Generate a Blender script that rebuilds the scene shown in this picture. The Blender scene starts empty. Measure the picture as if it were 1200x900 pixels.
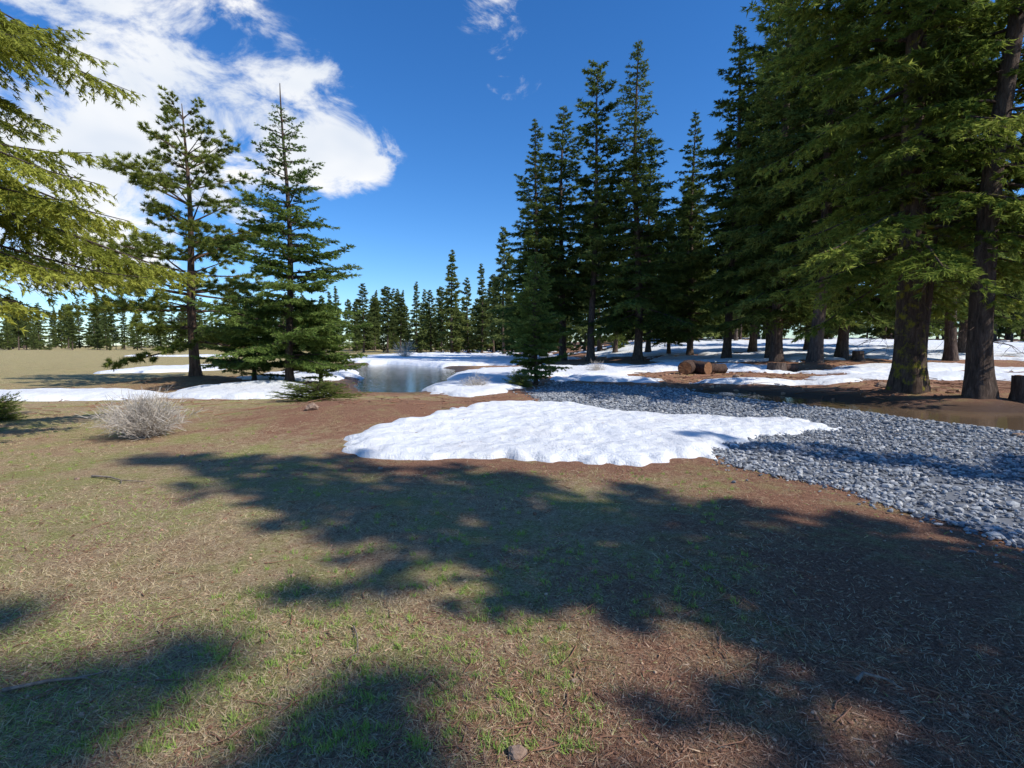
import bpy, math
import numpy as np
from mathutils import Vector
R_=np.random.default_rng
scene=bpy.context.scene
# ------------------------------------------------------------------ helpers
_tab=R_(7).random((256,256))
def vnoise(x,y,s=0):
    x=np.asarray(x,float)+s*17.3+1000; y=np.asarray(y,float)+s*31.7+1000
    ix=np.floor(x).astype(int); iy=np.floor(y).astype(int); fx=x-ix; fy=y-iy
    fx=fx*fx*(3-2*fx); fy=fy*fy*(3-2*fy)
    a=_tab[ix%256,iy%256]; b=_tab[(ix+1)%256,iy%256]; c=_tab[ix%256,(iy+1)%256]; d=_tab[(ix+1)%256,(iy+1)%256]
    return (a*(1-fx)+b*fx)*(1-fy)+(c*(1-fx)+d*fx)*fy-0.5
def fbm(x,y,s=0,o=4):
    r=0;a=1.0;f=1.0
    for i in range(o):
        r=r+a*vnoise(x*f,y*f,s+i*3); a*=.5; f*=2.03
    return r
def sstep(a,b,x):
    t=np.clip((x-a)/(b-a),0,1); return t*t*(3-2*t)
def sdpoly(px,py,poly):
    poly=np.array(poly,float); d=np.full(np.shape(px),1e9); ins=np.zeros(np.shape(px),bool)
    n=len(poly)
    for i in range(n):
        ax,ay=poly[i]; bx,by=poly[(i+1)%n]
        ex,ey=bx-ax,by-ay; t=np.clip(((px-ax)*ex+(py-ay)*ey)/(ex*ex+ey*ey),0,1)
        d=np.minimum(d,np.hypot(px-ax-t*ex,py-ay-t*ey))
        c=((ay>py)!=(by>py))&(px<(bx-ax)*(py-ay)/((by-ay)+1e-12)+ax)
        ins^=c
    return np.where(ins,d,-d)
def nrm(v): return v/(np.linalg.norm(v,axis=-1,keepdims=True)+1e-9)

SNOW=[(-2.9,8.2),(-2.3,7.6),(-1.1,7.1),(0.5,6.95),(2.0,6.95),(3.0,7.1),(3.5,8.0),(4.6,9.3),(6.6,10.2),(6.2,11.2),(3.5,12.9),(1.5,13.9),(0,13.6),(-0.9,12.2),(-1.9,10.0)]
GRAV=[(2.9,6.8),(3.7,5.7),(4.0,4.6),(4.0,3.6),(7,1.5),(14,3),(12,8.2),(9.8,9.9),(9.0,12.0),(8.4,14.6),(5.7,20.5),(1.9,23),(0.6,18),(0.9,14.3),(2,13.8),(3.2,10)]
POND=[(-9.6,33),(-15,43),(-12,48),(-7.5,43),(-4.6,37),(-3.6,27),(-3.3,21.5),(-4.1,18.9),(-5.2,18.9),(-6.2,22),(-7.5,27)]
PUD=[(9.0,13.2),(9.3,11.3),(10.1,9.8),(16,8.2),(20,9),(20,12.2),(14.2,12.6),(11.9,13.0),(10.5,14.0)]
STR=[(6.6,18.2),(7.6,15.6),(8.9,13.0),(10.4,13.6),(10.6,14.7),(9.8,17),(8,19.2)]
def gz(x,y):
    r=np.hypot(x,y)
    z=0.10*fbm(x/4,y/4,1,2)+0.03*vnoise(x*.9,y*.9,5)
    z=z+sstep(30,120,r)*0.8*fbm(x/40,y/40,3,2)
    z=z+0.27*np.exp(-(((x+2.7)/3.2)**2+((y-11.6)/2.4)**2))
    z=z+0.30*np.exp(-(((x+8.6)/2.4)**2+((y-18.5)/2.2)**2))+0.3*np.exp(-(((x+13.6)/2.6)**2+((y-22)/2.4)**2))
    z=z+0.035*np.clip(y-30,0,90)*sstep(6,28,x)*(1)
    z=z+0.22*fbm(x/2.6,y/2.6,91,3)*sstep(15,20,y)*sstep(5,9,x)
    z=z+0.012*np.clip(y-60,0,200)*sstep(-10,-90,x)*0.5
    z=z-0.10*sstep(-.6,.8,sdpoly(x,y,GRAV))
    sp=sdpoly(x,y,PUD); ss=sdpoly(x,y,STR); w=sstep(-3.2,-.4,np.maximum(sp,ss)); z=z*(1-w)-.06*w
    for (tx,ty,a) in ((12.3,16,.25),(13.1,14.3,.2),(15.2,15.6,.2),(20.7,35,.3)):
        z=z+a*np.exp(-(((x-tx)/1.3)**2+((y-ty)/.8)**2))
    z=z-0.50*sstep(-1.3,.7,sdpoly(x,y,POND))
    z=z-0.30*sstep(-.5,.5,sp)-0.26*sstep(-.5,.4,ss)
    return z
def gz1(x,y): return float(gz(np.array([x]),np.array([y]))[0])

class MB:
    def __init__(s): s.V=[];s.Q=[];s.M=[];s.A=[];s.S=[];s.n=0
    def add(s,V,Q,mat=0,val=None,smooth=False):
        V=V.reshape(-1,3); s.V.append(V); s.Q.append(Q+s.n); s.n+=len(V)
        s.M.append(np.full(len(Q),mat,np.int32)); s.S.append(np.full(len(Q),smooth,bool))
        s.A.append(np.full(len(V),.5) if val is None else np.broadcast_to(val,(len(V),)).astype(float))
    def mesh(s,name,mats):
        V=np.concatenate(s.V).astype(np.float32)
        me=bpy.data.meshes.new(name)
        me.vertices.add(len(V)); me.vertices.foreach_set('co',V.ravel())
        idx=np.concatenate([q.ravel() for q in s.Q]).astype(np.int32)
        tot=np.concatenate([np.full(len(q),q.shape[1],np.int32) for q in s.Q])
        st=np.concatenate([[0],np.cumsum(tot)[:-1]]).astype(np.int32)
        me.loops.add(len(idx)); me.loops.foreach_set('vertex_index',idx)
        me.polygons.add(len(tot)); me.polygons.foreach_set('loop_start',st)
        try: me.polygons.foreach_set('loop_total',tot)
        except Exception: pass
        me.polygons.foreach_set('material_index',np.concatenate(s.M))
        me.polygons.foreach_set('use_smooth',np.concatenate(s.S))
        at=me.attributes.new('v','FLOAT','POINT'); at.data.foreach_set('value',np.concatenate(s.A).astype(np.float32))
        for m in mats: me.materials.append(m)
        me.update(calc_edges=True)
        return me
def obj(name,me,loc=(0,0,0),rot=0,sc=1,parent=None,tilt=(0,0)):
    o=bpy.data.objects.new(name,me); scene.collection.objects.link(o)
    o.location=loc; o.rotation_euler=(tilt[0],tilt[1],rot); o.scale=(sc,sc,sc) if np.isscalar(sc) else sc
    if parent: o.parent=parent
    return o
def tubes(P,R,k):
    N,S,_=P.shape; T=nrm(np.gradient(P,axis=1))
    ref=np.where(np.abs(T[...,2:3])>.9,np.array([1.,0,0]),np.array([0,0,1.]))
    A=nrm(np.cross(T,ref)); B=np.cross(T,A)
    a=np.arange(k)/k*2*math.pi
    V=P[:,:,None,:]+R[:,:,None,None]*(np.cos(a)[None,None,:,None]*A[:,:,None,:]+np.sin(a)[None,None,:,None]*B[:,:,None,:])
    i=(np.arange(N)[:,None,None]*S+np.arange(S-1)[None,:,None])*k
    j=np.arange(k)[None,None,:]; j2=(j+1)%k
    Q=np.stack([i+j,i+j2,i+k+j2,i+k+j],-1).reshape(-1,4)
    return V.reshape(-1,3),Q
def leaves(P,D,Nn,L,W):
    S=nrm(np.cross(D,Nn)); L=L[:,None];W=W[:,None]
    V=np.stack([P+S*W/2,P+D*L,P-S*W/2],1).reshape(-1,3)
    return V,np.arange(len(P)*3).reshape(-1,3)

# ------------------------------------------------------------------ materials
def newmat(name):
    m=bpy.data.materials.new(name); m.use_nodes=True; nt=m.node_tree; nt.nodes.clear()
    return m,nt
def nd(nt,t,**k):
    n=nt.nodes.new(t)
    for a,b in k.items():
        if a=='i':
            for kk,vv in b.items():
                if isinstance(vv,bpy.types.NodeSocket): nt.links.new(vv,n.inputs[kk])
                else: n.inputs[kk].default_value=vv
        else: setattr(n,a,b)
    return n
def ramp(nt,fac,stops):
    r=nd(nt,'ShaderNodeValToRGB'); nt.links.new(fac,r.inputs[0]); e=r.color_ramp.elements
    while len(e)<len(stops): e.new(.5)
    for i,(p,c) in enumerate(stops):
        e[i].position=p; e[i].color=(*c,1) if len(c)==3 else c
    return r.outputs[0]
def noise(nt,vec,scale,det=4,rough=.6,dist=0):
    n=nd(nt,'ShaderNodeTexNoise',i={'Scale':scale,'Detail':det,'Roughness':rough,'Distortion':dist})
    nt.links.new(vec,n.inputs['Vector']); return n.outputs[0]
def mixc(nt,f,a,b,mode='MIX'):
    n=nd(nt,'ShaderNodeMix',data_type='RGBA',blend_type=mode)
    for s,v in ((0,f),(6,a),(7,b)):
        if isinstance(v,bpy.types.NodeSocket): nt.links.new(v,n.inputs[s])
        else: n.inputs[s].default_value=v if s==0 else (*v,1)
    return n.outputs[2]
def math_(nt,op,a,b=None,clamp=False):
    n=nd(nt,'ShaderNodeMath',operation=op,use_clamp=clamp)
    for s,v in ((0,a),(1,b)):
        if v is None: continue
        if isinstance(v,bpy.types.NodeSocket): nt.links.new(v,n.inputs[s])
        else: n.inputs[s].default_value=v
    return n.outputs[0]
def pos(nt): return nd(nt,'ShaderNodeNewGeometry').outputs['Position']
def obc(nt): return nd(nt,'ShaderNodeTexCoord').outputs['Object']
def attr(nt,n='v'):
    return nd(nt,'ShaderNodeAttribute',attribute_name=n).outputs['Fac']
def finish(nt,col,rough=.9,bump=None,bs=.3,bd=.02,spec=.2,**k):
    p=nd(nt,'ShaderNodeBsdfPrincipled'); o=nd(nt,'ShaderNodeOutputMaterial')
    if isinstance(col,bpy.types.NodeSocket): nt.links.new(col,p.inputs['Base Color'])
    else: p.inputs['Base Color'].default_value=(*col,1)
    if isinstance(rough,bpy.types.NodeSocket): nt.links.new(rough,p.inputs['Roughness'])
    else: p.inputs['Roughness'].default_value=rough
    p.inputs['Specular IOR Level'].default_value=spec
    for a,b in k.items(): p.inputs[a].default_value=b
    if bump is not None:
        b=nd(nt,'ShaderNodeBump',i={'Strength':bs,'Distance':bd}); nt.links.new(bump,b.inputs['Height']); nt.links.new(b.outputs[0],p.inputs['Normal'])
    nt.links.new(p.outputs[0],o.inputs[0]); return p
def foliage(name,dark,mid,light,trans=.4):
    m,nt=newmat(name)
    oi=nd(nt,'ShaderNodeObjectInfo').outputs['Random']
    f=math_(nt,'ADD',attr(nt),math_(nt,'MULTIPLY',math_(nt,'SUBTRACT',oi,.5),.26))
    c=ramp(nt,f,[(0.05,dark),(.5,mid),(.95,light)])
    d=nd(nt,'ShaderNodeBsdfDiffuse',i={'Color':c}); t=nd(nt,'ShaderNodeBsdfTranslucent',i={'Color':c})
    mx=nd(nt,'ShaderNodeMixShader',i={0:trans}); nt.links.new(d.outputs[0],mx.inputs[1]); nt.links.new(t.outputs[0],mx.inputs[2])
    o=nd(nt,'ShaderNodeOutputMaterial'); nt.links.new(mx.outputs[0],o.inputs[0]); return m
F_fir=foliage('fir_needles',(.055,.085,.02),(.18,.24,.045),(.38,.42,.085),.45)
F_mid=foliage('tall_fir_needles',(.045,.07,.022),(.135,.185,.048),(.29,.34,.08),.45)
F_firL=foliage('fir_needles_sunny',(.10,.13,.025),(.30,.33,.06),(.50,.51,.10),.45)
F_young=foliage('young_fir_needles',(.06,.11,.028),(.18,.26,.065),(.36,.43,.12),.42)
F_pine=foliage('pine_needles_green',(.07,.10,.022),(.22,.26,.055),(.44,.47,.12),.42)
F_far=foliage('distant_needles',(.06,.08,.03),(.145,.185,.062),(.27,.31,.09))  # far needles lightened: distance haze is put into their colour
F_shrub=foliage('shrub_leaves',(.08,.11,.028),(.20,.25,.06),(.36,.40,.14))
def bark(name,c1,c2,lichen=None):
    m,nt=newmat(name); v=obc(nt)
    mp=nd(nt,'ShaderNodeMapping',i={'Scale':(1,1,.2)}); nt.links.new(v,mp.inputs[0])
    n=noise(nt,mp.outputs[0],11,6,.75,.5); n2=noise(nt,v,2.5,3)
    c=ramp(nt,n,[(.32,tuple(q*.22 for q in c1)),(.5,c1),(.68,c2)])
    c=mixc(nt,math_(nt,'MULTIPLY',n2,.5),c,(.11,.10,.09))
    if lichen:
        l=noise(nt,v,2.6,5,.75); f=ramp(nt,l,[(.52,(0,0,0)),(.62,(1,1,1))]); c=mixc(nt,math_(nt,'MULTIPLY',f,.8),c,lichen)
    finish(nt,c,.95,n,1.,.14,.1); return m
B_fir=bark('fir_bark',(.12,.08,.062),(.26,.19,.15))
B_lich=bark('lichen_bark',(.12,.076,.056),(.24,.17,.13),(.34,.31,.03))
B_pine=bark('pine_bark',(.17,.10,.065),(.30,.19,.13))
B_log=bark('log_bark',(.10,.055,.04),(.19,.11,.08))

def ground_mat():
    m,nt=newmat('forest_floor'); v=pos(nt); l=attr(nt,'litter'); mea=attr(nt,'meadow')
    n1=noise(nt,v,1.1,5,.65); n2=noise(nt,v,9,4,.7); n3=noise(nt,v,55,4,.75); n4=noise(nt,v,220,2,.7)
    straw=ramp(nt,n3,[(.28,(.18,.12,.072)),(.45,(.41,.295,.17)),(.6,(.58,.45,.275)),(.75,(.67,.56,.39))])
    green=ramp(nt,n3,[(.3,(.13,.13,.04)),(.5,(.31,.31,.10)),(.7,(.44,.47,.17))])
    brown=ramp(nt,n3,[(.28,(.085,.040,.027)),(.45,(.245,.120,.075)),(.6,(.385,.21,.13)),(.78,(.53,.37,.25))])
    gf=ramp(nt,math_(nt,'ADD',math_(nt,'MULTIPLY',n1,.65),math_(nt,'MULTIPLY',n2,.35)),[(.46,(0,0,0)),(.58,(1,1,1))])
    a=mixc(nt,math_(nt,'MULTIPLY',gf,.8),straw,green)
    lf=math_(nt,'ADD',l,math_(nt,'MULTIPLY',math_(nt,'SUBTRACT',n2,.5),2.0))
    lf=math_(nt,'SUBTRACT',lf,math_(nt,'MULTIPLY',math_(nt,'SUBTRACT',n1,.5),2.6),True)
    a=mixc(nt,lf,a,brown)
    mm=ramp(nt,n1,[(.35,(.29,.27,.09)),(.5,(.38,.33,.14)),(.65,(.29,.21,.11))])
    a=mixc(nt,mea,a,mixc(nt,.5,mm,a))
    sp=ramp(nt,n4,[(.3,(.45,.4,.4)),(.5,(1,1,1)),(.72,(1.4,1.35,1.3))])
    a=mixc(nt,.9,a,sp,'MULTIPLY')
    wet=attr(nt,'wet'); a=mixc(nt,wet,a,(.075,.05,.035))
    h=math_(nt,'ADD',math_(nt,'MULTIPLY',n3,1.0),math_(nt,'MULTIPLY',n4,.5))
    h=math_(nt,'ADD',h,math_(nt,'MULTIPLY',n2,1.5))
    r=math_(nt,'SUBTRACT',.95,math_(nt,'MULTIPLY',wet,.5))
    finish(nt,a,r,h,.9,.026,.15); return m
M_ground=ground_mat()
def snow_mat():
    m,nt=newmat('old_snow'); v=pos(nt)
    n=noise(nt,v,3.5,3,.55); n2=noise(nt,v,40,3,.7); n3=noise(nt,v,130,2,.5); n0=noise(nt,v,.9,4)
    c=mixc(nt,ramp(nt,n0,[(.45,(0,0,0)),(.75,(.5,.5,.5))]),(.86,.87,.88),(.70,.67,.64))
    d=ramp(nt,n3,[(.62,(0,0,0)),(.71,(1,1,1))]); c=mixc(nt,math_(nt,'MULTIPLY',d,.6),c,(.18,.12,.09))
    h=math_(nt,'ADD',math_(nt,'MULTIPLY',n,1.),math_(nt,'MULTIPLY',n2,.3))
    finish(nt,c,.6,h,.9,.10,.3); return m
M_snow=snow_mat()
def water_mat(name,c,bs):
    m,nt=newmat(name); v=pos(nt)
    mp=nd(nt,'ShaderNodeMapping',i={'Scale':(1,2.2,1)}); nt.links.new(v,mp.inputs[0])
    n=noise(nt,mp.outputs[0],2.6,4,.6)
    finish(nt,c,.03,n,bs,.04,.5,IOR=1.33); return m
M_water=water_mat('pond_water',(.03,.04,.03),.2); M_mud=water_mat('muddy_water',(.15,.10,.06),.1)
m,nt=newmat('crushed_rock'); a=attr(nt); c=ramp(nt,a,[(0,(.12,.125,.135)),(.4,(.25,.265,.285)),(.8,(.38,.395,.41)),(1,(.56,.54,.51))])
nn=noise(nt,pos(nt),60,3); c=mixc(nt,.5,c,ramp(nt,nn,[(.3,(.6,.6,.6)),(.7,(1.25,1.25,1.25))]),'MULTIPLY'); finish(nt,c,.8,nn,.4,.01,.3); M_grav=m
m,nt=newmat('rock'); v=pos(nt); nn=noise(nt,v,25,6,.7); finish(nt,ramp(nt,nn,[(.3,(.14,.09,.065)),(.55,(.32,.22,.16)),(.75,(.5,.42,.34))]),.9,nn,.6,.02); M_rock=m
m,nt=newmat('grass_blades'); c=ramp(nt,attr(nt),[(0,(.28,.165,.10)),(.3,(.52,.38,.23)),(.55,(.68,.56,.37)),(.76,(.42,.47,.16)),(1,(.27,.47,.07))]); 
d=nd(nt,'ShaderNodeBsdfDiffuse',i={'Color':c}); t=nd(nt,'ShaderNodeBsdfTranslucent',i={'Color':c}); mx=nd(nt,'ShaderNodeMixShader',i={0:.3}); nt.links.new(d.outputs[0],mx.inputs[1]);nt.links.new(t.outputs[0],mx.inputs[2]); o=nd(nt,'ShaderNodeOutputMaterial'); nt.links.new(mx.outputs[0],o.inputs[0]); M_grass=m
m,nt=newmat('needle_litter'); finish(nt,ramp(nt,attr(nt),[(0,(.10,.048,.03)),(.5,(.34,.18,.11)),(1,(.62,.45,.30))]),.8); M_lit=m
m,nt=newmat('dead_wood'); nn=noise(nt,pos(nt),30,5); finish(nt,ramp(nt,nn,[(.3,(.12,.09,.07)),(.7,(.36,.29,.23))]),.9,nn,.5,.01); M_wood=m
m,nt=newmat('cut_wood'); v=obc(nt); nn=noise(nt,v,12,4); finish(nt,ramp(nt,nn,[(.3,(.16,.07,.035)),(.7,(.30,.16,.08))]),.85,nn,.3,.01); M_cut=m
m,nt=newmat('dry_stems'); finish(nt,ramp(nt,attr(nt),[(0,(.18,.15,.13)),(.5,(.42,.37,.32)),(1,(.66,.60,.53))]),.9); M_stem=m

# ------------------------------------------------------------------ ground sheet
def axis(c,a,lo,hi,n):
    u=np.linspace(math.asinh((lo-c)/a),math.asinh((hi-c)/a),n); return c+a*np.sinh(u)
def grid(xs,ys,zf):
    X,Y=np.meshgrid(xs,ys); Z=zf(X,Y); V=np.stack([X,Y,Z],-1).reshape(-1,3)
    nx=len(xs); i=(np.arange(len(ys)-1)[:,None]*nx+np.arange(nx-1)[None]).ravel()
    return V,np.stack([i,i+1,i+nx+1,i+nx],-1)
xs=axis(0,6,-2500,2500,620); ys=axis(6,7,-400,3500,620)
V,Q=grid(xs,ys,gz); mb=MB(); mb.add(V,Q,0,smooth=True); me=mb.mesh('ground',[M_ground])
def litter(x,y):
    l=sstep(-1.6,3.0,x+1.5*vnoise(x*.5,y*.5,9)+ (3.5-y)*.6)
    l=np.maximum(l,np.exp(-(((x+2.7)/3.6)**2+((y-11.6)/3.0)**2))*1.4)
    l=np.maximum(l,sstep(5.2,6.8,y)*sstep(-4,-1,x))
    l=np.maximum(l,sstep(14,18,y)*sstep(-22,-12,x)*.8)
    for tx,ty in ((-8.4,18.5),(-13.6,22)): l=np.maximum(l,np.exp(-(((x-tx)/3.4)**2+((y-ty)/3)**2))*1.3)
    return np.clip(l,.03,1)
at=me.attributes.new('litter','FLOAT','POINT'); at.data.foreach_set('value',litter(V[:,0],V[:,1]).astype(np.float32))
at=me.attributes.new('meadow','FLOAT','POINT'); at.data.foreach_set('value',(sstep(14,24,V[:,1])*sstep(-9,-16,V[:,0])).astype(np.float32))
wt_=np.maximum(np.maximum(sdpoly(V[:,0],V[:,1],PUD),sdpoly(V[:,0],V[:,1],STR)),sdpoly(V[:,0],V[:,1],POND)+.4)
at=me.attributes.new('wet','FLOAT','POINT'); at.data.foreach_set('value',(sstep(-2.2,-.3,wt_+.9*vnoise(V[:,0]*1.5,V[:,1]*1.5,77))*.85).astype(np.float32))
obj('ground',me)

# ------------------------------------------------------------------ water
for nm,poly,z,wm in (('pond',POND,-.15,M_water),('puddle',PUD,-.13,M_mud),('stream',STR,-.14,M_mud)):
    P=np.array(poly); x0,y0=P.min(0)-1.2; x1,y1=P.max(0)+1.2
    V,Q=grid(np.linspace(x0,x1,60),np.linspace(y0,y1,60),lambda X,Y:np.full_like(X,z))
    c=V[Q].mean(1); Q=Q[sdpoly(c[:,0],c[:,1],poly)>(-1.1 if nm=='pond' else -.5)]
    mb=MB(); mb.add(V,Q,0,smooth=True); obj(nm,mb.mesh(nm,[wm]))

# ------------------------------------------------------------------ snow
def snow_m(x,y): return sdpoly(x,y,SNOW)+.55*fbm(x*1.1,y*1.1,11,4)+.3*vnoise(x*5,y*5,12)
def snow_z(m,x,y,th):
    t=np.clip(m/(th*4),0,1); s=th*np.sqrt(1-(1-t)**2)
    s=s+np.clip(m*2,0,1)*(.046*vnoise(x*3.2,y*3.2,21)+.034*vnoise(x*7,y*7,22)+.06*vnoise(x*.8,y*.8,23))
    return gz(x,y)+np.where(m>0,s,np.clip(m*.8,-.12,0)-.004)
V,Q=grid(np.arange(-4,8,.045),np.arange(6,15,.045),lambda X,Y:snow_z(snow_m(X,Y),X,Y,.10))
mv=snow_m(V[:,0],V[:,1]); Q=Q[mv[Q].max(1)>-.1]; mb=MB(); mb.add(V,Q,0,smooth=True); obj('snow_patch',mb.mesh('snow_patch',[M_snow]))
ELL=[(-14.5,15.7,5.0,1.5),(-22,33,3.0,5),(-9.0,16.4,2.6,1.6),(-10.4,31,2.9,10),(-7,66,15,22),(-1.6,24,2.6,7.5),(2.6,31,5,6),(11,35,6.5,5.5),(48,70,38,26),(23,24,4.5,2.2),(17,24,3,1.0),(-40,75,14,3),(-4,45,7,5),(22,48,9,7),(36,44,8,4),(4.5,23.8,3.4,1.1),(11.5,22,2.6,1.0),(19,29,4.5,1.5),(28,33,6,2)]
def fsnow(x,y):
    m=np.full(np.shape(x),-9.)
    for cx,cy,rx,ry in ELL:
        q=np.sqrt(((x-cx)/rx)**2+((y-cy)/ry)**2); m=np.maximum(m,(1-q)*min(rx,ry))
    m=np.minimum(m,2.6); m=np.maximum(m,np.where(y>75,np.where(x<-20,-4.2,-.9),-9)+2*fbm(x/14,y/14,31,3))
    m=m+1.1*fbm(x*.5,y*.5,33,4)*np.clip(y/22,.6,2.2)+np.where(x>5,2.8,.8)*sstep(36,50,y)*(fbm(x*.12,y*.09,37,3)-.25)
    m=np.minimum(m,-sdpoly(x,y,POND)-.25+.6*fbm(x*.8,y*.8,35,2))
    m=np.minimum(m,-sdpoly(x,y,STR)-.8); m=np.minimum(m,-sdpoly(x,y,PUD)-.8)
    for tx,ty in ((9.8,28.6),(0.8,21),(11.6,48),(20.7,35),(7.8,50),(18,52),(19.6,46),(22,44),(20.8,40)): m=np.minimum(m,np.hypot(x-tx,(y-ty)*.8)-1.3)
    return m
gx=axis(-2,30,-120,160,760); gy=axis(12,12,12.5,230,400)
V,Q=grid(gx,gy,lambda X,Y:snow_z(fsnow(X,Y),X,Y,.2))
mv=fsnow(V[:,0],V[:,1]); Q=Q[mv[Q].max(1)>-.1]; mb=MB(); mb.add(V,Q,0,smooth=True); obj('snow_field',mb.mesh('snow_field',[M_snow]))

# ------------------------------------------------------------------ gravel
t=(1+5**.5)/2
ICO=nrm(np.array([(-1,t,0),(1,t,0),(-1,-t,0),(1,-t,0),(0,-1,t),(0,1,t),(0,-1,-t),(0,1,-t),(t,0,-1),(t,0,1),(-t,0,-1),(-t,0,1)],float))
ICF=np.array([(0,11,5),(0,5,1),(0,1,7),(0,7,10),(0,10,11),(1,5,9),(5,11,4),(11,10,2),(10,7,6),(7,1,8),(3,9,4),(3,4,2),(3,2,6),(3,6,8),(3,8,9),(4,9,5),(2,4,11),(6,2,10),(8,6,7),(9,8,1)])
def stones(P,size,val,rng,flat=.65):
    n=len(P); v=ICO[None]*(1+.35*(rng.random((n,12,1))-.5))+.3*(rng.random((n,12,3))-.5)
    sc=size[:,None]*np.stack([.7+.8*rng.random(n),.6+.4*rng.random(n),flat*(.6+.6*rng.random(n))],1)
    v=v*sc[:,None,:]; a=rng.random(n)*6.283; b=(rng.random(n)-.5)*1.3
    cb,sb=np.cos(b)[:,None],np.sin(b)[:,None]; y=v[...,1]*cb-v[...,2]*sb; z=v[...,1]*sb+v[...,2]*cb
    ca,sa=np.cos(a)[:,None],np.sin(a)[:,None]; x=v[...,0]*ca-y*sa; y=v[...,0]*sa+y*ca
    V=np.stack([x,y,z],-1)+P[:,None,:]
    return V.reshape(-1,3),(np.arange(n)[:,None,None]*12+ICF[None]).reshape(-1,3),np.repeat(val,12)
rng=R_(5); n=80000; x=rng.uniform(0,14,n); y=rng.uniform(1.5,23.5,n)
sd=sdpoly(x,y,GRAV)+.35*fbm(x*1.5,y*1.5,41,3); keep=(sd>rng.exponential(.14,n)*-1)&(snow_m(x,y)<.12)&(rng.random(n)<np.clip(11/y,.35,1))&(sdpoly(x,y,PUD)<.0)&(sdpoly(x,y,STR)<.0)
x=x[keep];y=y[keep]; n=len(x); s=(.016+.036*rng.random(n)**2.2)*np.where(sd[keep]<0,.7,1)+.012*sstep(8,18,y)
V,Q,vv=stones(np.stack([x,y,gz(x,y)+.005+.03*rng.random(n)],1),s,rng.random(n),rng); mb=MB(); mb.add(V,Q,0,vv)
gb,gq=grid(np.linspace(0,14.5,180),np.linspace(1,24,260),lambda X,Y:gz(X,Y)+.008)
gs=sdpoly(gb[:,0],gb[:,1],GRAV)+.35*fbm(gb[:,0]*1.5,gb[:,1]*1.5,41,3); gq=gq[(gs[gq].min(1)>.05)]; mb.add(gb,gq,0,.12)
obj('gravel',mb.mesh('gravel',[M_grav]))

# ------------------------------------------------------------------ grass, litter, pebbles
rng=R_(8)
def scat(n,dmin,dmax):
    u=rng.random(n); d=1/(1/dmax+(1/dmin-1/dmax)*u)
    x=(rng.random(n)*2-1)*(d*1.12+.6); return x,d
def free(x,y): return (snow_m(x,y)<0)&(sdpoly(x,y,GRAV)<.05)&(fsnow(x,y)<0)&(sdpoly(x,y,PUD)<0)&(sdpoly(x,y,POND)<0)
mb=MB()
x,y=scat(230000,1.2,26)
lit=litter(x,y); pn=fbm(x*1.2,y*1.2,51,3)
k=free(x,y)&(rng.random(len(x))<(1-.85*lit)*(.5+1.4*pn)) ; x=x[k];y=y[k];pn=pn[k];n=len(x)
az=rng.random(n)*6.283; el=np.radians(rng.uniform(3,50,n)); D=np.stack([np.cos(az)*np.cos(el),np.sin(az)*np.cos(el),np.sin(el)],1)
g=sstep(-.02,.38,fbm(x*.8,y*.8,53,3)+.12)
val=np.clip(rng.normal(.42,.13,n)+.38*g*(rng.random(n)<.55),0,1)
L=rng.uniform(.015,.05,n)*(1+y*.04); W=.0022+.0007*y
V,Q=leaves(np.stack([x,y,gz(x,y)],1),D,rng.normal(size=(n,3)),L,W); mb.add(V,Q,0,np.repeat(val,3))
x,y=scat(1900,1.9,12); k=free(x,y)&(litter(x,y)<.8)&(fbm(x*.9,y*.9,57,2)>-.06); x=x[k];y=y[k]
x=np.repeat(x,18)+rng.normal(0,.014,len(x)*18); y=np.repeat(y,18)+rng.normal(0,.014,len(y)*18); n=len(x)
az=rng.random(n)*6.283; el=np.radians(rng.uniform(30,85,n)); D=np.stack([np.cos(az)*np.cos(el),np.sin(az)*np.cos(el),np.sin(el)],1)
V,Q=leaves(np.stack([x,y,gz(x,y)],1),D,rng.normal(size=(n,3)),rng.uniform(.02,.055,n),np.full(n,.0045)); mb.add(V,Q,0,np.repeat(rng.uniform(.75,1,n),3))
obj('grass',mb.mesh('grass',[M_grass]))
mb=MB(); x,y=scat(125000,1.2,24)
k=(free(x,y)|((snow_m(x,y)>.3)&(rng.random(len(x))<.11)))&(rng.random(len(x))<.2+.8*litter(x,y)*np.clip(.75+1.2*fbm(x*1.7,y*1.7,59,3),.15,1)); x=x[k];y=y[k];n=len(x)
on=snow_m(x,y)>.3; zz=np.where(on,snow_z(snow_m(x,y),x,y,.10)+.004,gz(x,y)+rng.uniform(.001,.008,n))
az=rng.random(n)*6.283; el=np.radians(rng.normal(3,6,n)); D=np.stack([np.cos(az)*np.cos(el),np.sin(az)*np.cos(el),np.sin(el)],1)
Nn=np.array([0,0,1.])+.4*rng.normal(size=(n,3)); val=np.clip(rng.normal(.45,.25,n),0,1)
V,Q=leaves(np.stack([x,y,zz],1),D,Nn,rng.uniform(.02,.07,n)*(1+y*.02),(.0013+.0006*y)*(1+(rng.random(n)<.06)*2)); mb.add(V,Q,0,np.repeat(val,3))
x,y=scat(4200,1.5,16); k=free(x,y); x=x[k];y=y[k];n=len(x)
V,Q,vv=stones(np.stack([x,y,gz(x,y)+.003],1),rng.uniform(.003,.010,n)*(1+y*.04)*(1+(rng.random(n)<.015)*1.2),rng.uniform(.1,.85,n),rng); mb.add(V,Q,0,vv)
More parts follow.
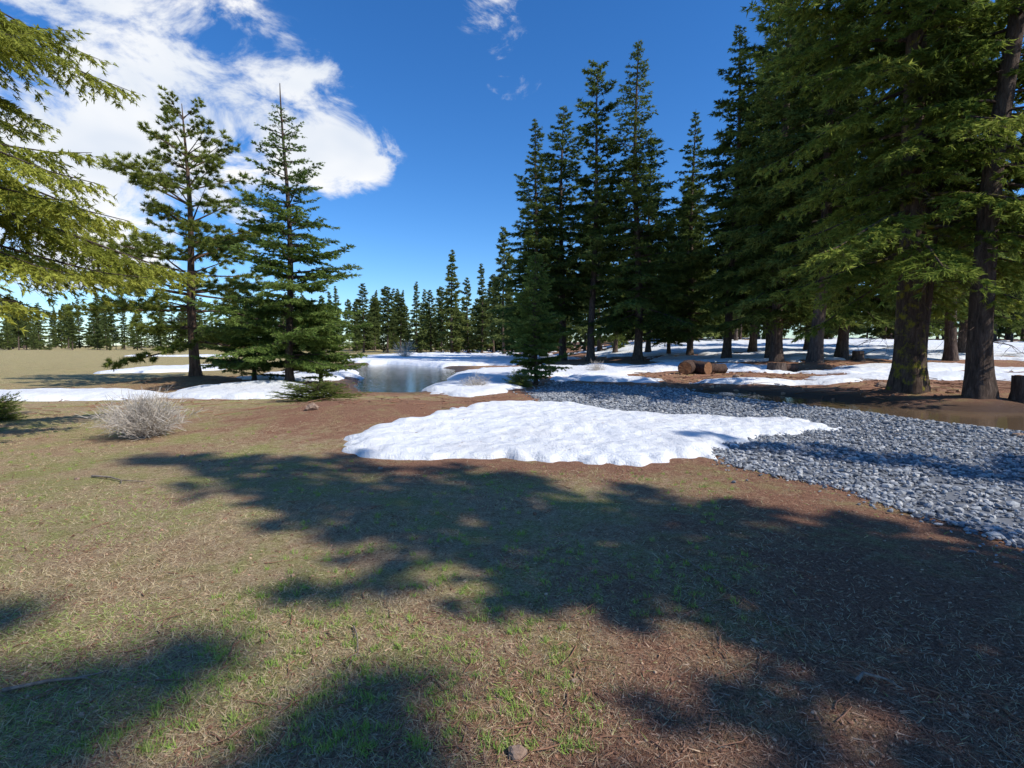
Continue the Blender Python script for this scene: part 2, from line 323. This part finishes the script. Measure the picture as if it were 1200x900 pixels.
def twigs(x,y,L,r,jt,v):
    n=len(x); az=rng.random(n)*6.283; S=5; tt=np.linspace(0,1,S)[None]
    px=x[:,None]+np.cos(az)[:,None]*L[:,None]*tt+rng.normal(0,jt,(n,S)); py=y[:,None]+np.sin(az)[:,None]*L[:,None]*tt+rng.normal(0,jt,(n,S))
    V,Q=tubes(np.stack([px,py,gz(px,py)+r*2+rng.random((n,1))*tt*L[:,None]*.12],-1),np.broadcast_to((r*(1.1-tt)),(n,S)).copy(),5); mb.add(V,Q,0,v,True)
x,y=scat(620,1.5,14); k=free(x,y); twigs(x[k],y[k],rng.uniform(.05,.28,k.sum()),.0035,.012,.35)
x=rng.uniform(5,32,900); y=rng.uniform(14,40,900); k=(sdpoly(x,y,GRAV)<0)&(sdpoly(x,y,PUD)<0)&(sdpoly(x,y,STR)<0); twigs(x[k],y[k],rng.uniform(.3,1.6,k.sum()),.016,.04,.3)
x=rng.uniform(-16,1,500); y=rng.uniform(11,26,500); k=free(x,y); twigs(x[k],y[k],rng.uniform(.2,.9,k.sum()),.010,.03,.4)
x=rng.uniform(5,32,900); y=rng.uniform(14,38,900); k=(sdpoly(x,y,GRAV)<0)&(sdpoly(x,y,PUD)<0); x=x[k];y=y[k];n=len(x)
V,Q,vv=stones(np.stack([x,y,gz(x,y)+.01],1),rng.uniform(.03,.12,n),rng.uniform(.1,.8,n),rng); mb.add(V,Q,0,vv)
obj('forest_litter',mb.mesh('forest_litter',[M_lit]))

def rock(loc,s,seed):
    r=R_(seed); import bmesh
    bm=bmesh.new(); bmesh.ops.create_icosphere(bm,subdivisions=3,radius=1)
    pl=nrm(r.normal(size=(9,3))); of=r.uniform(.6,.85,9)
    for v in bm.verts:
        c=np.array(v.co)
        for p,o in zip(pl,of):
            d=c@p
            if d>o: c=c-(d-o)*p*.85
        c=c*(1+.05*r.normal()); v.co=Vector(c*np.array([1,.75,.6])*s)
    me=bpy.data.meshes.new('rock'); bm.to_mesh(me); bm.free(); me.materials.append(M_rock)
    return obj('rock',me,(loc[0],loc[1],gz1(*loc)+s*.12),r.random()*6)
for i,(lx,ly,s) in enumerate(((-4.3,11.0,.2),(.02,1.9,.05),(.3,2.35,.025),(-.55,3.3,.022),(-1.7,6.5,.045),(-4.7,7.2,.05),(1.6,5.0,.03),(-3.0,6.4,.05),(-.6,4.0,.025),(9.2,9.2,.12),(6.2,21,.25),(-5.1,5.9,.04),(14.5,20,.3),(11,25,.28))): rock((lx,ly),s,100+i)

def stick(pts,r0):
    P=np.array(pts,float); P[:,2]+=gz(P[:,0],P[:,1]); mb=MB(); tt=np.linspace(0,1,len(P))
    V,Q=tubes(P[None],(r0*(1-.7*tt))[None],7); mb.add(V,Q,0,.5,True)
    m=P[len(P)//2]; e=m+(P[-1]-P[0])*.22+np.cross(P[-1]-P[0],[0,0,1])*.16; e[2]=gz1(e[0],e[1])+.02
    V,Q=tubes(np.array([[m,(m+e)/2+[0,0,.01],e]]),np.array([[r0*.5,r0*.35,r0*.15]]),5); mb.add(V,Q,0,.5,True)
    obj('fallen_stick',mb.mesh('fallen_stick',[M_wood]))
stick([(-2.35,2.25,.02),(-2.2,2.32,.02),(-2.08,2.34,.02),(-1.98,2.40,.015)],.010)
stick([(-5.0,6.0,.02),(-4.7,5.9,.03),(-4.5,5.8,.02),(-4.2,5.75,.02)],.014)
stick([(-.9,2.8,.015),(-.85,2.7,.02),(-.8,2.55,.015),(-.82,2.4,.01)],.005)
stick([(1.62,2.3,.015),(1.68,2.34,.03),(1.76,2.3,.03),(1.8,2.25,.02)],.011)
stick([(1.25,3.8,.02),(1.4,3.3,.02),(1.5,2.9,.02),(1.6,2.7,.02)],.005)

# ------------------------------------------------------------------ conifer generator
def conifer(name,seed,H,R,z0,nb,tr,mats,nleaf,lL,lW,droop=.35,e_lo=-5,e_hi=40,p=.75,tmin=.18,bend=(0,0),style='fir',whorl=0,dead=0,tw=.22,tw2=.14,hang=.25,twl=.42,jit=(.65,1.15),low=.55,sides=12,limb=1.,s1=.985,patch=0.):
    rng=R_(seed); mb=MB()
    def axis_(z):
        q=z/H; return np.stack([bend[0]*(q**1.3)*H+.006*H*np.sin(q*7+seed),bend[1]*q*H+.006*H*np.sin(q*5+seed*2),z],-1)
    S=34; zz=np.linspace(0,1,S)**1.25*H; C=axis_(zz); rr=tr*((1-zz/H)**.85)+.012; rr=rr*(1+.55*np.exp(-zz/(tr*1.6)))
    C[0,2]-=.35
    V,Q=tubes(C[None],rr[None],sides)
    a=np.arctan2(V[:,1]-np.repeat(C[:,1],sides),V[:,0]-np.repeat(C[:,0],sides)); zf=np.repeat(zz,sides)
    rad=1+.12*np.sin(a*3+seed)*np.exp(-zf/(tr*3))+.05*np.sin(a*5+zf*1.3)
    cc=np.repeat(C,sides,0); V[:,:2]=cc[:,:2]+(V[:,:2]-cc[:,:2])*rad[:,None]; mb.add(V,Q,0,.5,True)
    s=(np.arange(nb)+rng.random(nb))/nb
    if whorl: s=(np.floor(s*whorl)+.35*rng.random(nb)+.2)/whorl
    s=np.clip(s*s1,0,.985); zb=z0+(H-z0)*s; prof=(1-s)**p*np.clip(low+s*3,0,1)
    az=np.arange(nb)*2.39996+rng.normal(0,.3,nb)
    L=R*prof*rng.uniform(*jit,nb)*(1+patch*2*vnoise(s*9+az*0,az*1.1+20,seed))+.12
    if style=='pine': L=L*(.8+.4*rng.random(nb))
    e0=np.radians(e_lo+(e_hi-e_lo)*s+rng.normal(0,6,nb)); dr=droop*(1-.75*s)*rng.uniform(.7,1.3,nb); cv=rng.normal(0,.12,nb)
    O=axis_(zb); h=np.stack([np.cos(az),np.sin(az),0*az],1); sd=np.stack([-np.sin(az),np.cos(az),0*az],1); up=np.array([0,0,1.])
    def bp(i,t):
        l=L[i]; return O[i]+h[i]*(l*t*np.cos(e0[i]))[:,None]+sd[i]*(l*cv[i]*t*t)[:,None]+up*(l*(t*np.sin(e0[i])-dr[i]*t*t+dr[i]*.45*t**4))[:,None]
    def bt(i,t): return nrm(h[i]*np.cos(e0[i])[:,None]+sd[i]*(2*cv[i]*t)[:,None]+up*(np.sin(e0[i])-2*dr[i]*t+dr[i]*1.8*t**3)[:,None])
    SB=7; I=np.repeat(np.arange(nb),SB); T=np.tile(np.linspace(0,1,SB),nb); P=bp(I,T).reshape(nb,SB,3)
    rb=limb*np.clip(.013*L+.008,.008,.09)[:,None]*(1-.85*np.linspace(0,1,SB))[None]; V,Q=tubes(P,rb,4); mb.add(V,Q,0,.5,True)
    n1=np.maximum(4,(L/tw).astype(int)); I=np.repeat(np.arange(nb),n1); N=len(I); k=np.concatenate([np.arange(q) for q in n1])
    t=tmin+(1-tmin)*(k+rng.random(N))/n1[I]; sg=np.where(k%2,1,-1); O1=bp(I,t); T1=bt(I,t)
    S1=nrm(np.cross(T1,up)); an=np.radians(rng.normal(52,9,N))*(1-.35*t)
    D1=nrm(T1*np.cos(an)[:,None]+S1*(sg*np.sin(an))[:,None]+up*rng.normal(-.08,.12,N)[:,None])
    L1=np.minimum(L[I]*twl*(1.03-t)**.7*rng.uniform(.6,1.2,N)+.10,1.5)
    def tp(i,u): return O1[i]+D1[i]*(L1[i]*u)[:,None]-up*(hang*(L1[i]*u)**2*.6+hang*.1*L1[i]*u)[:,None]
    if limb>0:
        P=np.stack([tp(np.arange(N),np.full(N,q)) for q in (0,1.)],1); V,Q=tubes(P,limb*np.stack([.004+.005*L1,0*L1+.002],1),3); mb.add(V,Q,0,.5)
    n2=np.maximum(3,(L1/tw2).astype(int)); J=np.repeat(np.arange(N),n2); M=len(J); k=np.concatenate([np.arange(q) for q in n2])
    u=(k+rng.random(M))/n2[J]; u=np.where(k==n2[J]-1,.97,u); O2=tp(J,u); sg=np.where(k%2,1,-1); S2=nrm(np.cross(D1[J],up)); an=np.radians(rng.normal(48,10,M))*(u<.95)
    D2=nrm(D1[J]*np.cos(an)[:,None]+S2*(sg*np.sin(an))[:,None]+up*rng.normal(-hang*.6,.12 if style=='fir' else .35,M)[:,None])
    sf1=np.clip(.3+1.3*L/R,.35,1)
    L2=L1[J]*.45*(1.05-u)*rng.uniform(.7,1.2,M)+tw2*.55*sf1[I[J]]
    pr=L2/L2.sum(); K=rng.choice(M,nleaf,p=pr); w=rng.random(nleaf)
    if style=='pine': w=.45+.55*w
    P=O2[K]+D2[K]*(L2[K]*w)[:,None]+rng.normal(0,lW*.4,(nleaf,3))
    sp=.55 if style=='fir' else .85
    D=nrm(D2[K]+sp*rng.normal(size=(nleaf,3))*np.array([1,1,.7])+(up*.25 if style=='pine' else 0))
    Nn=nrm(up*(.9 if style=='fir' else .3)+rng.normal(size=(nleaf,3))*.8)
    br=rng.random(nb); bi=I[J[K]]; tc=rng.random(N)[J[K]]
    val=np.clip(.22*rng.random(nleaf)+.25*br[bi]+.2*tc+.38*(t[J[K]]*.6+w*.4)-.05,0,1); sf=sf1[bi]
    V,Q=leaves(P,D,Nn,sf*lL*rng.uniform(.6,1.25,nleaf),lW*rng.uniform(.8,1.4,nleaf)); mb.add(V,Q,1,np.repeat(val,3))
    if dead:
        zd=rng.uniform(z0*.3,z0+ (H-z0)*.25,dead); Od=axis_(zd); a=rng.random(dead)*6.283; l=rng.uniform(.5,R*.55,dead); q=np.linspace(0,1,6)
        P=Od[:,None,:]+np.stack([np.cos(a),np.sin(a),0*a],1)[:,None,:]*(l[:,None]*q[None])[...,None]; P[...,2]+=(-.25*l[:,None]*q[None]**2+.05*rng.normal(size=(dead,6))*l[:,None]*q)
        V,Q=tubes(P,np.broadcast_to(.016*(1.1-q),(dead,6)).copy(),4); mb.add(V,Q,0,.5)
        n=dead*9; d=rng.integers(0,dead,n); qq=rng.integers(2,6,n); s0=P[d,qq]; e=s0+rng.normal(size=(n,3))*np.array([.3,.3,.2])*l[d][:,None]*.5-[0,0,.06]
        V,Q=tubes(np.stack([s0,(s0+e)/2+rng.normal(0,.02,(n,3)),e],1),np.tile([.006,.004,.002],(n,1)),3); mb.add(V,Q,0,.5)
    return mb.mesh(name,mats)
def plant(name,me,x,y,rot=0,sc=1,parent=None,tilt=(0,0),dz=0): return obj(name,me,(x,y,gz1(x,y)-.05+dz),rot,sc,parent,tilt)

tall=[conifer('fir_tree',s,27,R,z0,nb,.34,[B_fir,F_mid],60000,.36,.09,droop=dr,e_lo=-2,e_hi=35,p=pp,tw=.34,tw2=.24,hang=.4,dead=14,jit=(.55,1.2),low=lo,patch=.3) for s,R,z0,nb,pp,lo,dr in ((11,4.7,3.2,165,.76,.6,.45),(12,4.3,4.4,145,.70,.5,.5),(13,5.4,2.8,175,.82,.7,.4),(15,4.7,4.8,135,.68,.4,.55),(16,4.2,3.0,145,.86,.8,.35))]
sparse=conifer('fir_tree',14,27,3.5,6.0,100,.34,[B_fir,F_mid],32000,.36,.09,droop=.35,e_lo=5,e_hi=45,p=.5,tw=.36,tw2=.24,hang=.3,dead=26,jit=(.35,1.25),low=.4,patch=.5)
CEN=[(2.1,50,23.0,0,1.05),(5.2,54,26.0,3,1.1),(7.8,50,28.0,5,1),(11.6,48,28.8,2,1.08),(16.4,62,24,1,1),(18.0,52,24.5,4,1),(19.4,46,28.5,1,1),(22.0,44,30.5,5,1.1),(20.8,40,33,2,1.0),(20.9,35,33,3,1.0),(24,31,30,1,.9),(27,42,32,2,1),(34,40,31,1,1),(25.5,54,30,3,1),(4.0,64,21,4,1.2),(14.2,70,24,0,1),(31,54,31,0,1),(42,48,31,2,1),(46,60,32,0,1),(1.6,58,16,4,1.3),(17.2,56,15,2,1.1)]
for i,(x,y,H,v,w) in enumerate(CEN):
    me=(tall+[sparse])[v]; k=H/27; plant('fir_tree',me,x,y,i*1.7,(k*w*.97,k*w*.97,k),None,(.012*math.sin(i*3),.012*math.cos(i*5)))

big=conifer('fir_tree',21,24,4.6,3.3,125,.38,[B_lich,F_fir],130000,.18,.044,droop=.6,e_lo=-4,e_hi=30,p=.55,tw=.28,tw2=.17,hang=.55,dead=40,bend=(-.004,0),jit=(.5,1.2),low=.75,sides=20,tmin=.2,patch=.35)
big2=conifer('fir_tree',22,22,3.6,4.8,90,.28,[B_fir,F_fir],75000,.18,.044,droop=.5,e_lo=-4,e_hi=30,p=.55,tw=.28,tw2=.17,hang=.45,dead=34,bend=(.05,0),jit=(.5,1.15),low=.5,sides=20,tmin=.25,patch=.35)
plant('fir_tree',big,12.2,16,0.3)
plant('fir_tree',sparse,13.0,16.4,1.3,(.8,.8,.8))
plant('fir_tree',big2,13.1,14.3,0)
plant('fir_tree',big2,17.6,15.6,2.6,.85)

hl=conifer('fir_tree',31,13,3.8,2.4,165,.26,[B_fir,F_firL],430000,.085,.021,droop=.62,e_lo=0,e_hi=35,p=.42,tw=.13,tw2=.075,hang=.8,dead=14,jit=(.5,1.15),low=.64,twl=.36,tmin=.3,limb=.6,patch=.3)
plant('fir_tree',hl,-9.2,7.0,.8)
pn=conifer('pine_tree',41,11.3,4.1,1.2,86,.19,[B_pine,F_pine],160000,.19,.029,droop=-.10,e_lo=-8,e_hi=42,p=.55,style='pine',whorl=14,tw=.32,tw2=.22,hang=.03,twl=.38,jit=(.45,1.15),low=.75,dead=12,tmin=.34)
plant('pine_tree',pn,-13.6,22,.4)
yf=conifer('young_fir_tree',42,10.6,3.1,.8,112,.13,[B_fir,F_young],130000,.115,.034,droop=.10,e_lo=2,e_hi=30,p=.95,whorl=18,tw=.15,tw2=.11,hang=.12,twl=.34,jit=(.55,1.2),low=.8,tmin=.12,s1=.9)
plant('young_fir_tree',yf,-8.1,18.8,1.)
yf2=conifer('young_fir_tree',43,5.3,1.45,.35,100,.08,[B_fir,F_young],56000,.10,.028,droop=.1,e_lo=5,e_hi=40,p=.75,tw=.12,tw2=.09,hang=.12,twl=.36,jit=(.6,1.2),low=.65,tmin=.1)
plant('young_fir_tree',yf2,0.95,21,2.)
yf3=conifer('young_fir_tree',44,3.6,1.9,.3,60,.08,[B_fir,F_young],52000,.11,.03,droop=.1,e_lo=5,e_hi=40,p=.5,tw=.12,tw2=.09,hang=.12,twl=.4,low=.8,tmin=.1,jit=(.5,1.2))
plant('young_fir_tree',yf3,-10.4,20.6,.5,.95); plant('young_fir_tree',yf3,-7.4,19.8,2.5,.8)
ls=conifer('evergreen_shrub',45,.75,1.2,.05,46,.02,[B_fir,F_shrub],22000,.07,.018,droop=.15,e_lo=10,e_hi=50,p=.3,tw=.1,tw2=.07,hang=.2,low=.9,tmin=.1)
plant('evergreen_shrub',ls,-5.4,14.0,0,(1.1,.8,.5)); plant('evergreen_shrub',ls,-10.9,10.7,2,.5); plant('evergreen_shrub',ls,0.3,19.6,1,.55)

sh=[conifer('fir_tree',s,17,R,2.6,nb,.25,[B_fir,F_fir],nl,.26,.065,droop=.42,e_lo=-2,e_hi=35,p=.6,tw=.3,tw2=.2,hang=.35,jit=(.4,1.25),low=.7,patch=.4) for s,R,nb,nl in ((51,2.6,100,38000),(52,1.9,60,20000))]
for i,(x,y,H,v,w) in enumerate(((11.9,-.9,17.8,0,1),(17.8,1.7,15.5,1,1),(9.2,-.3,12.2,0,1),(11.4,-3.1,11.3,1,1.15),(10.9,-.2,8.8,1,1.1),(16.4,-6.7,20.6,1,1.3),(9.4,-.9,5.8,1,1.3),(12.6,-2.2,9.8,0,.9),(22,-9,20,1,1),(5,-14,18,0,1),(-6,-13,20,1,1))):
    s=H/17; plant('fir_tree',sh[v],x,y,i*2.1,(s*w,s*w,s))

far=[conifer('distant_tree',s,20,R,z0,64,.25,[B_fir,F_far],7500,.62,.22,droop=.35,e_lo=0,e_hi=35,p=pp,tw=.8,tw2=.5,hang=.2,jit=(.4,1.25),low=lo,sides=6,limb=0.001,patch=.5) for s,R,z0,pp,lo in ((61,3.0,1.5,.95,.7),(62,3.6,2.5,.85,.6),(63,2.5,1,1.,.8),(64,2.8,6,.6,.4),(65,4,1.2,.8,.8))]
F=bpy.data.objects.new('distant_forest',None); scene.collection.objects.link(F)
rng=R_(66)
def ft(x,y,H):
    s=H/20; w=rng.uniform(.8,1.3); plant('distant_tree',far[rng.integers(5)],x,y,rng.random()*6,(s*w,s*w,s),F)
for px,top,d in ((427,333,105),(455,336,110),(470,345,120),(489,331,115),(505,340,125),(530,294,105),(548,325,115),(565,310,110),(590,268,85),(410,352,125),(440,350,130),(518,336,120),(578,322,120)):
    ft((px-600)/600*d,d,(405-top)/600*d+1.6)
for i in range(330):
    a=rng.uniform(-.98,0.06); d=rng.uniform(120,215)
    ft(math.tan(a)*d,d,(5+13*rng.random()**1.4)*(d/150)*(.9 if a<-.4 else 1.0))
for i in range(150):
    X=rng.uniform(8,190); y=rng.uniform(78,150)
    if X>y*1.25: continue
    ft(X,y,rng.uniform(12,30))

def dryshrub(name,x,y,n,h,w,seed,th_=.005):
    rng=R_(seed); a=rng.random(n)*6.283; th=rng.random(n)**.7*1.25; L=h*rng.uniform(.7,1.1,n)*(1+ (w/h-1)*np.sin(th)*.7); S=5; q=np.linspace(0,1,S)
    d=np.stack([np.cos(a)*np.sin(th),np.sin(a)*np.sin(th),np.cos(th)],1)
    P=rng.normal(0,.05,(n,1,3))*[1,1,0]+d[:,None,:]*(L[:,None]*q)[...,None]; P[...,2]+=.12*L[:,None]*q**2*np.sin(th)[:,None]; P[:,1:]+=rng.normal(0,.012,(n,S-1,3))
    mb=MB(); V,Q=tubes(P,np.broadcast_to(th_*(1.15-q),(n,S)).copy(),3); mb.add(V,Q,0,np.repeat(rng.uniform(.2,.8,n),S*3))
    m=n*9; i=rng.integers(0,n,m); j=rng.integers(1,S,m); s0=P[i,j]; e=s0+(d[i]+.55*rng.normal(size=(m,3)))*(.16*h*rng.uniform(.6,1.4,m))[:,None]
    V,Q=tubes(np.stack([s0,(s0+e)/2+rng.normal(0,.006,(m,3)),e],1),th_*np.tile([.7,.6,.4],(m,1)),3); mb.add(V,Q,0,np.repeat(rng.uniform(.4,1,m),9))
    plant(name,mb.mesh(name,[M_stem]),x,y,0,1,dz=.04)
dryshrub('dry_bush',-6.45,8.9,420,.62,.8,71)
dryshrub('bare_willow',-13,62,90,1.9,1.6,72,.01)
dryshrub('dry_bush',-1.3,18.5,120,.5,.6,74); dryshrub('dry_bush',4.6,28,120,.6,.6,75)

def logmesh(name,L,r,seed):
    rng=R_(seed); k=18; S=9; q=np.linspace(0,1,S); P=np.stack([q*L-L/2,.03*np.sin(q*5+seed),0*q],-1)[None]
    V,Q=tubes(P,(r*(1-.12*q)*(1+.03*rng.normal(size=S)))[None],k); V=V+rng.normal(0,.012,V.shape); mb=MB(); mb.add(V,Q,0,.5,True)
    for e,sgn in ((0,1),(S-1,-1)):
        ring=V[e*k:(e+1)*k].copy(); c=ring.mean(0); ins=c+(ring-c)*.93; 
        VV=np.concatenate([ring,ins,[c]]); i=np.arange(k); j=(i+1)%k
        mb.add(VV,np.stack([i,j,k+j,k+i],-1),0,.5); mb.add(VV,np.stack([k+i,k+j,np.full(k,2*k)],-1),1,.5)
    return mb.mesh(name,[B_log,M_cut])
lg=logmesh('log',1.3,.4,1); lg2=logmesh('log',1.5,.3,2)
def putlog(me,x,y,dz,rot): obj('log',me,(x,y,gz1(x,y)+dz),rot,1,None,(0,.02))
putlog(lg,9.4,27.6,.36,-2.0); putlog(lg,10.3,28.2,.34,-1.1); putlog(lg2,11.2,28.5,.26,.3); putlog(lg2,16.5,31,.22,.2)
def stump(x,y,r,h,seed):
    rng=R_(seed); k=20; zz=np.array([-.2,0,.15,.4,1.])*h; P=np.stack([0*zz,0*zz,zz],-1)[None]
    V,Q=tubes(P,(r*np.array([1.6,1.45,1.2,1.03,1.]))[None],k); V=V+rng.normal(0,.015,V.shape); mb=MB(); mb.add(V,Q,0,.5,True)
    ring=V[-k:]; c=ring.mean(0); VV=np.concatenate([ring,[c]]); i=np.arange(k); mb.add(VV,np.stack([i,(i+1)%k,np.full(k,k)],-1),1,.5)
    plant('tree_stump',mb.mesh('tree_stump',[B_fir,M_cut]),x,y)
stump(13.9,13.9,.22,.75,5); stump(15.5,30,.5,.6,6); stump(27,40,.4,.8,7)

# ------------------------------------------------------------------ light & sky
el=math.radians(43); hx,hy=.9,-.436
S=Vector((hx*math.cos(el),hy*math.cos(el),math.sin(el))).normalized()
sun=bpy.data.lights.new('sun','SUN'); sun.energy=5; sun.angle=math.radians(.53); sun.color=(1,.95,.86)
so=bpy.data.objects.new('sun',sun); scene.collection.objects.link(so); so.rotation_euler=S.to_track_quat('Z','Y').to_euler(); so.location=(30,-10,40)
w=bpy.data.worlds.new('World'); scene.world=w; w.use_nodes=True; nt=w.node_tree; nt.nodes.clear()
sky=nd(nt,'ShaderNodeTexSky',sky_type='NISHITA',sun_disc=False,sun_elevation=el,sun_rotation=math.atan2(hx,hy),air_density=1.0,dust_density=.2,ozone_density=2.6,altitude=400)
hs=nd(nt,'ShaderNodeHueSaturation',i={'Saturation':1.28,'Value':1.0,'Color':sky.outputs[0]})
tint=mixc(nt,1.0,hs.outputs[0],(.82,1.03,1.27),'MULTIPLY')
tc=nd(nt,'ShaderNodeTexCoord').outputs['Generated']
dirn=nd(nt,'ShaderNodeVectorMath',operation='NORMALIZE'); nt.links.new(tc,dirn.inputs[0]); dv=dirn.outputs[0]
BL=[(-35,24.2,8,.85),(-28.6,21.5,7,.85),(-22,21.0,6.2,.9),(-37.8,16.6,7,.95),(-30.9,18.5,6,.8),(-39,11.8,6,.95),(-38,7.2,4.5,.8),(-33,29,6,.55),(0.5,27.2,2.8,.42),(-2.7,34,3.5,.5),(-17.6,19.8,4.5,.75),(-27,13.4,4,.45),(-44,22,9,.7),(-43,8,6,.7)]
mask=None
for a_,e_,r,wt in BL:
    a_=math.radians(a_); e_=math.radians(e_); c=(math.sin(a_)*math.cos(e_),math.cos(a_)*math.cos(e_),math.sin(e_))
    dp=nd(nt,'ShaderNodeVectorMath',operation='DOT_PRODUCT'); nt.links.new(dv,dp.inputs[0]); dp.inputs[1].default_value=c
    mr=nd(nt,'ShaderNodeMapRange',interpolation_type='SMOOTHSTEP',i={1:math.cos(math.radians(r*1.45)),2:math.cos(math.radians(r*.1)),3:0,4:wt}); nt.links.new(dp.outputs['Value'],mr.inputs[0])
    mask=mr.outputs[0] if mask is None else math_(nt,'MAXIMUM',mask,mr.outputs[0])
mp=nd(nt,'ShaderNodeMapping',i={'Scale':(1,1,1.7),'Rotation':(0,.5,.4)}); nt.links.new(dv,mp.inputs[0])
c1=noise(nt,mp.outputs[0],7.5,7,.62,.5); c2=noise(nt,mp.outputs[0],5,3,.5)
cov=math_(nt,'ADD',mask,math_(nt,'MULTIPLY',math_(nt,'SUBTRACT',c1,.5),3.2))
mr=nd(nt,'ShaderNodeMapRange',interpolation_type='SMOOTHSTEP',i={1:.3,2:.95,3:0,4:.97}); nt.links.new(cov,mr.inputs[0])
gate=nd(nt,'ShaderNodeMapRange',i={1:.02,2:.25,3:0,4:1}); nt.links.new(mask,gate.inputs[0])
cm=math_(nt,'MULTIPLY',mr.outputs[0],gate.outputs[0])
skyc=nd(nt,'ShaderNodeVectorMath',operation='SCALE'); nt.links.new(tint,skyc.inputs[0]); skyc.inputs['Scale'].default_value=.14
cc=ramp(nt,c2,[(.35,(.80,.86,.95)),(.6,(1.05,1.05,1.05))])
col=mixc(nt,cm,skyc.outputs[0],cc)
bg=nd(nt,'ShaderNodeBackground',i={'Strength':1.0}); nt.links.new(col,bg.inputs[0]); o=nd(nt,'ShaderNodeOutputWorld'); nt.links.new(bg.outputs[0],o.inputs[0])

cam=bpy.data.cameras.new('camera'); co=bpy.data.objects.new('camera',cam); scene.collection.objects.link(co); scene.camera=co
cam.sensor_width=36; cam.lens=18; cam.clip_start=.05; cam.clip_end=8000
co.location=(0,0,1.6+gz1(0,0)); co.rotation_euler=(math.radians(90-4.29),0,0)
scene.view_settings.view_transform='Standard'; scene.view_settings.look='None'; scene.view_settings.exposure=0
print('polys',sum(len(o.data.polygons) for o in bpy.data.objects if o.type=='MESH'))
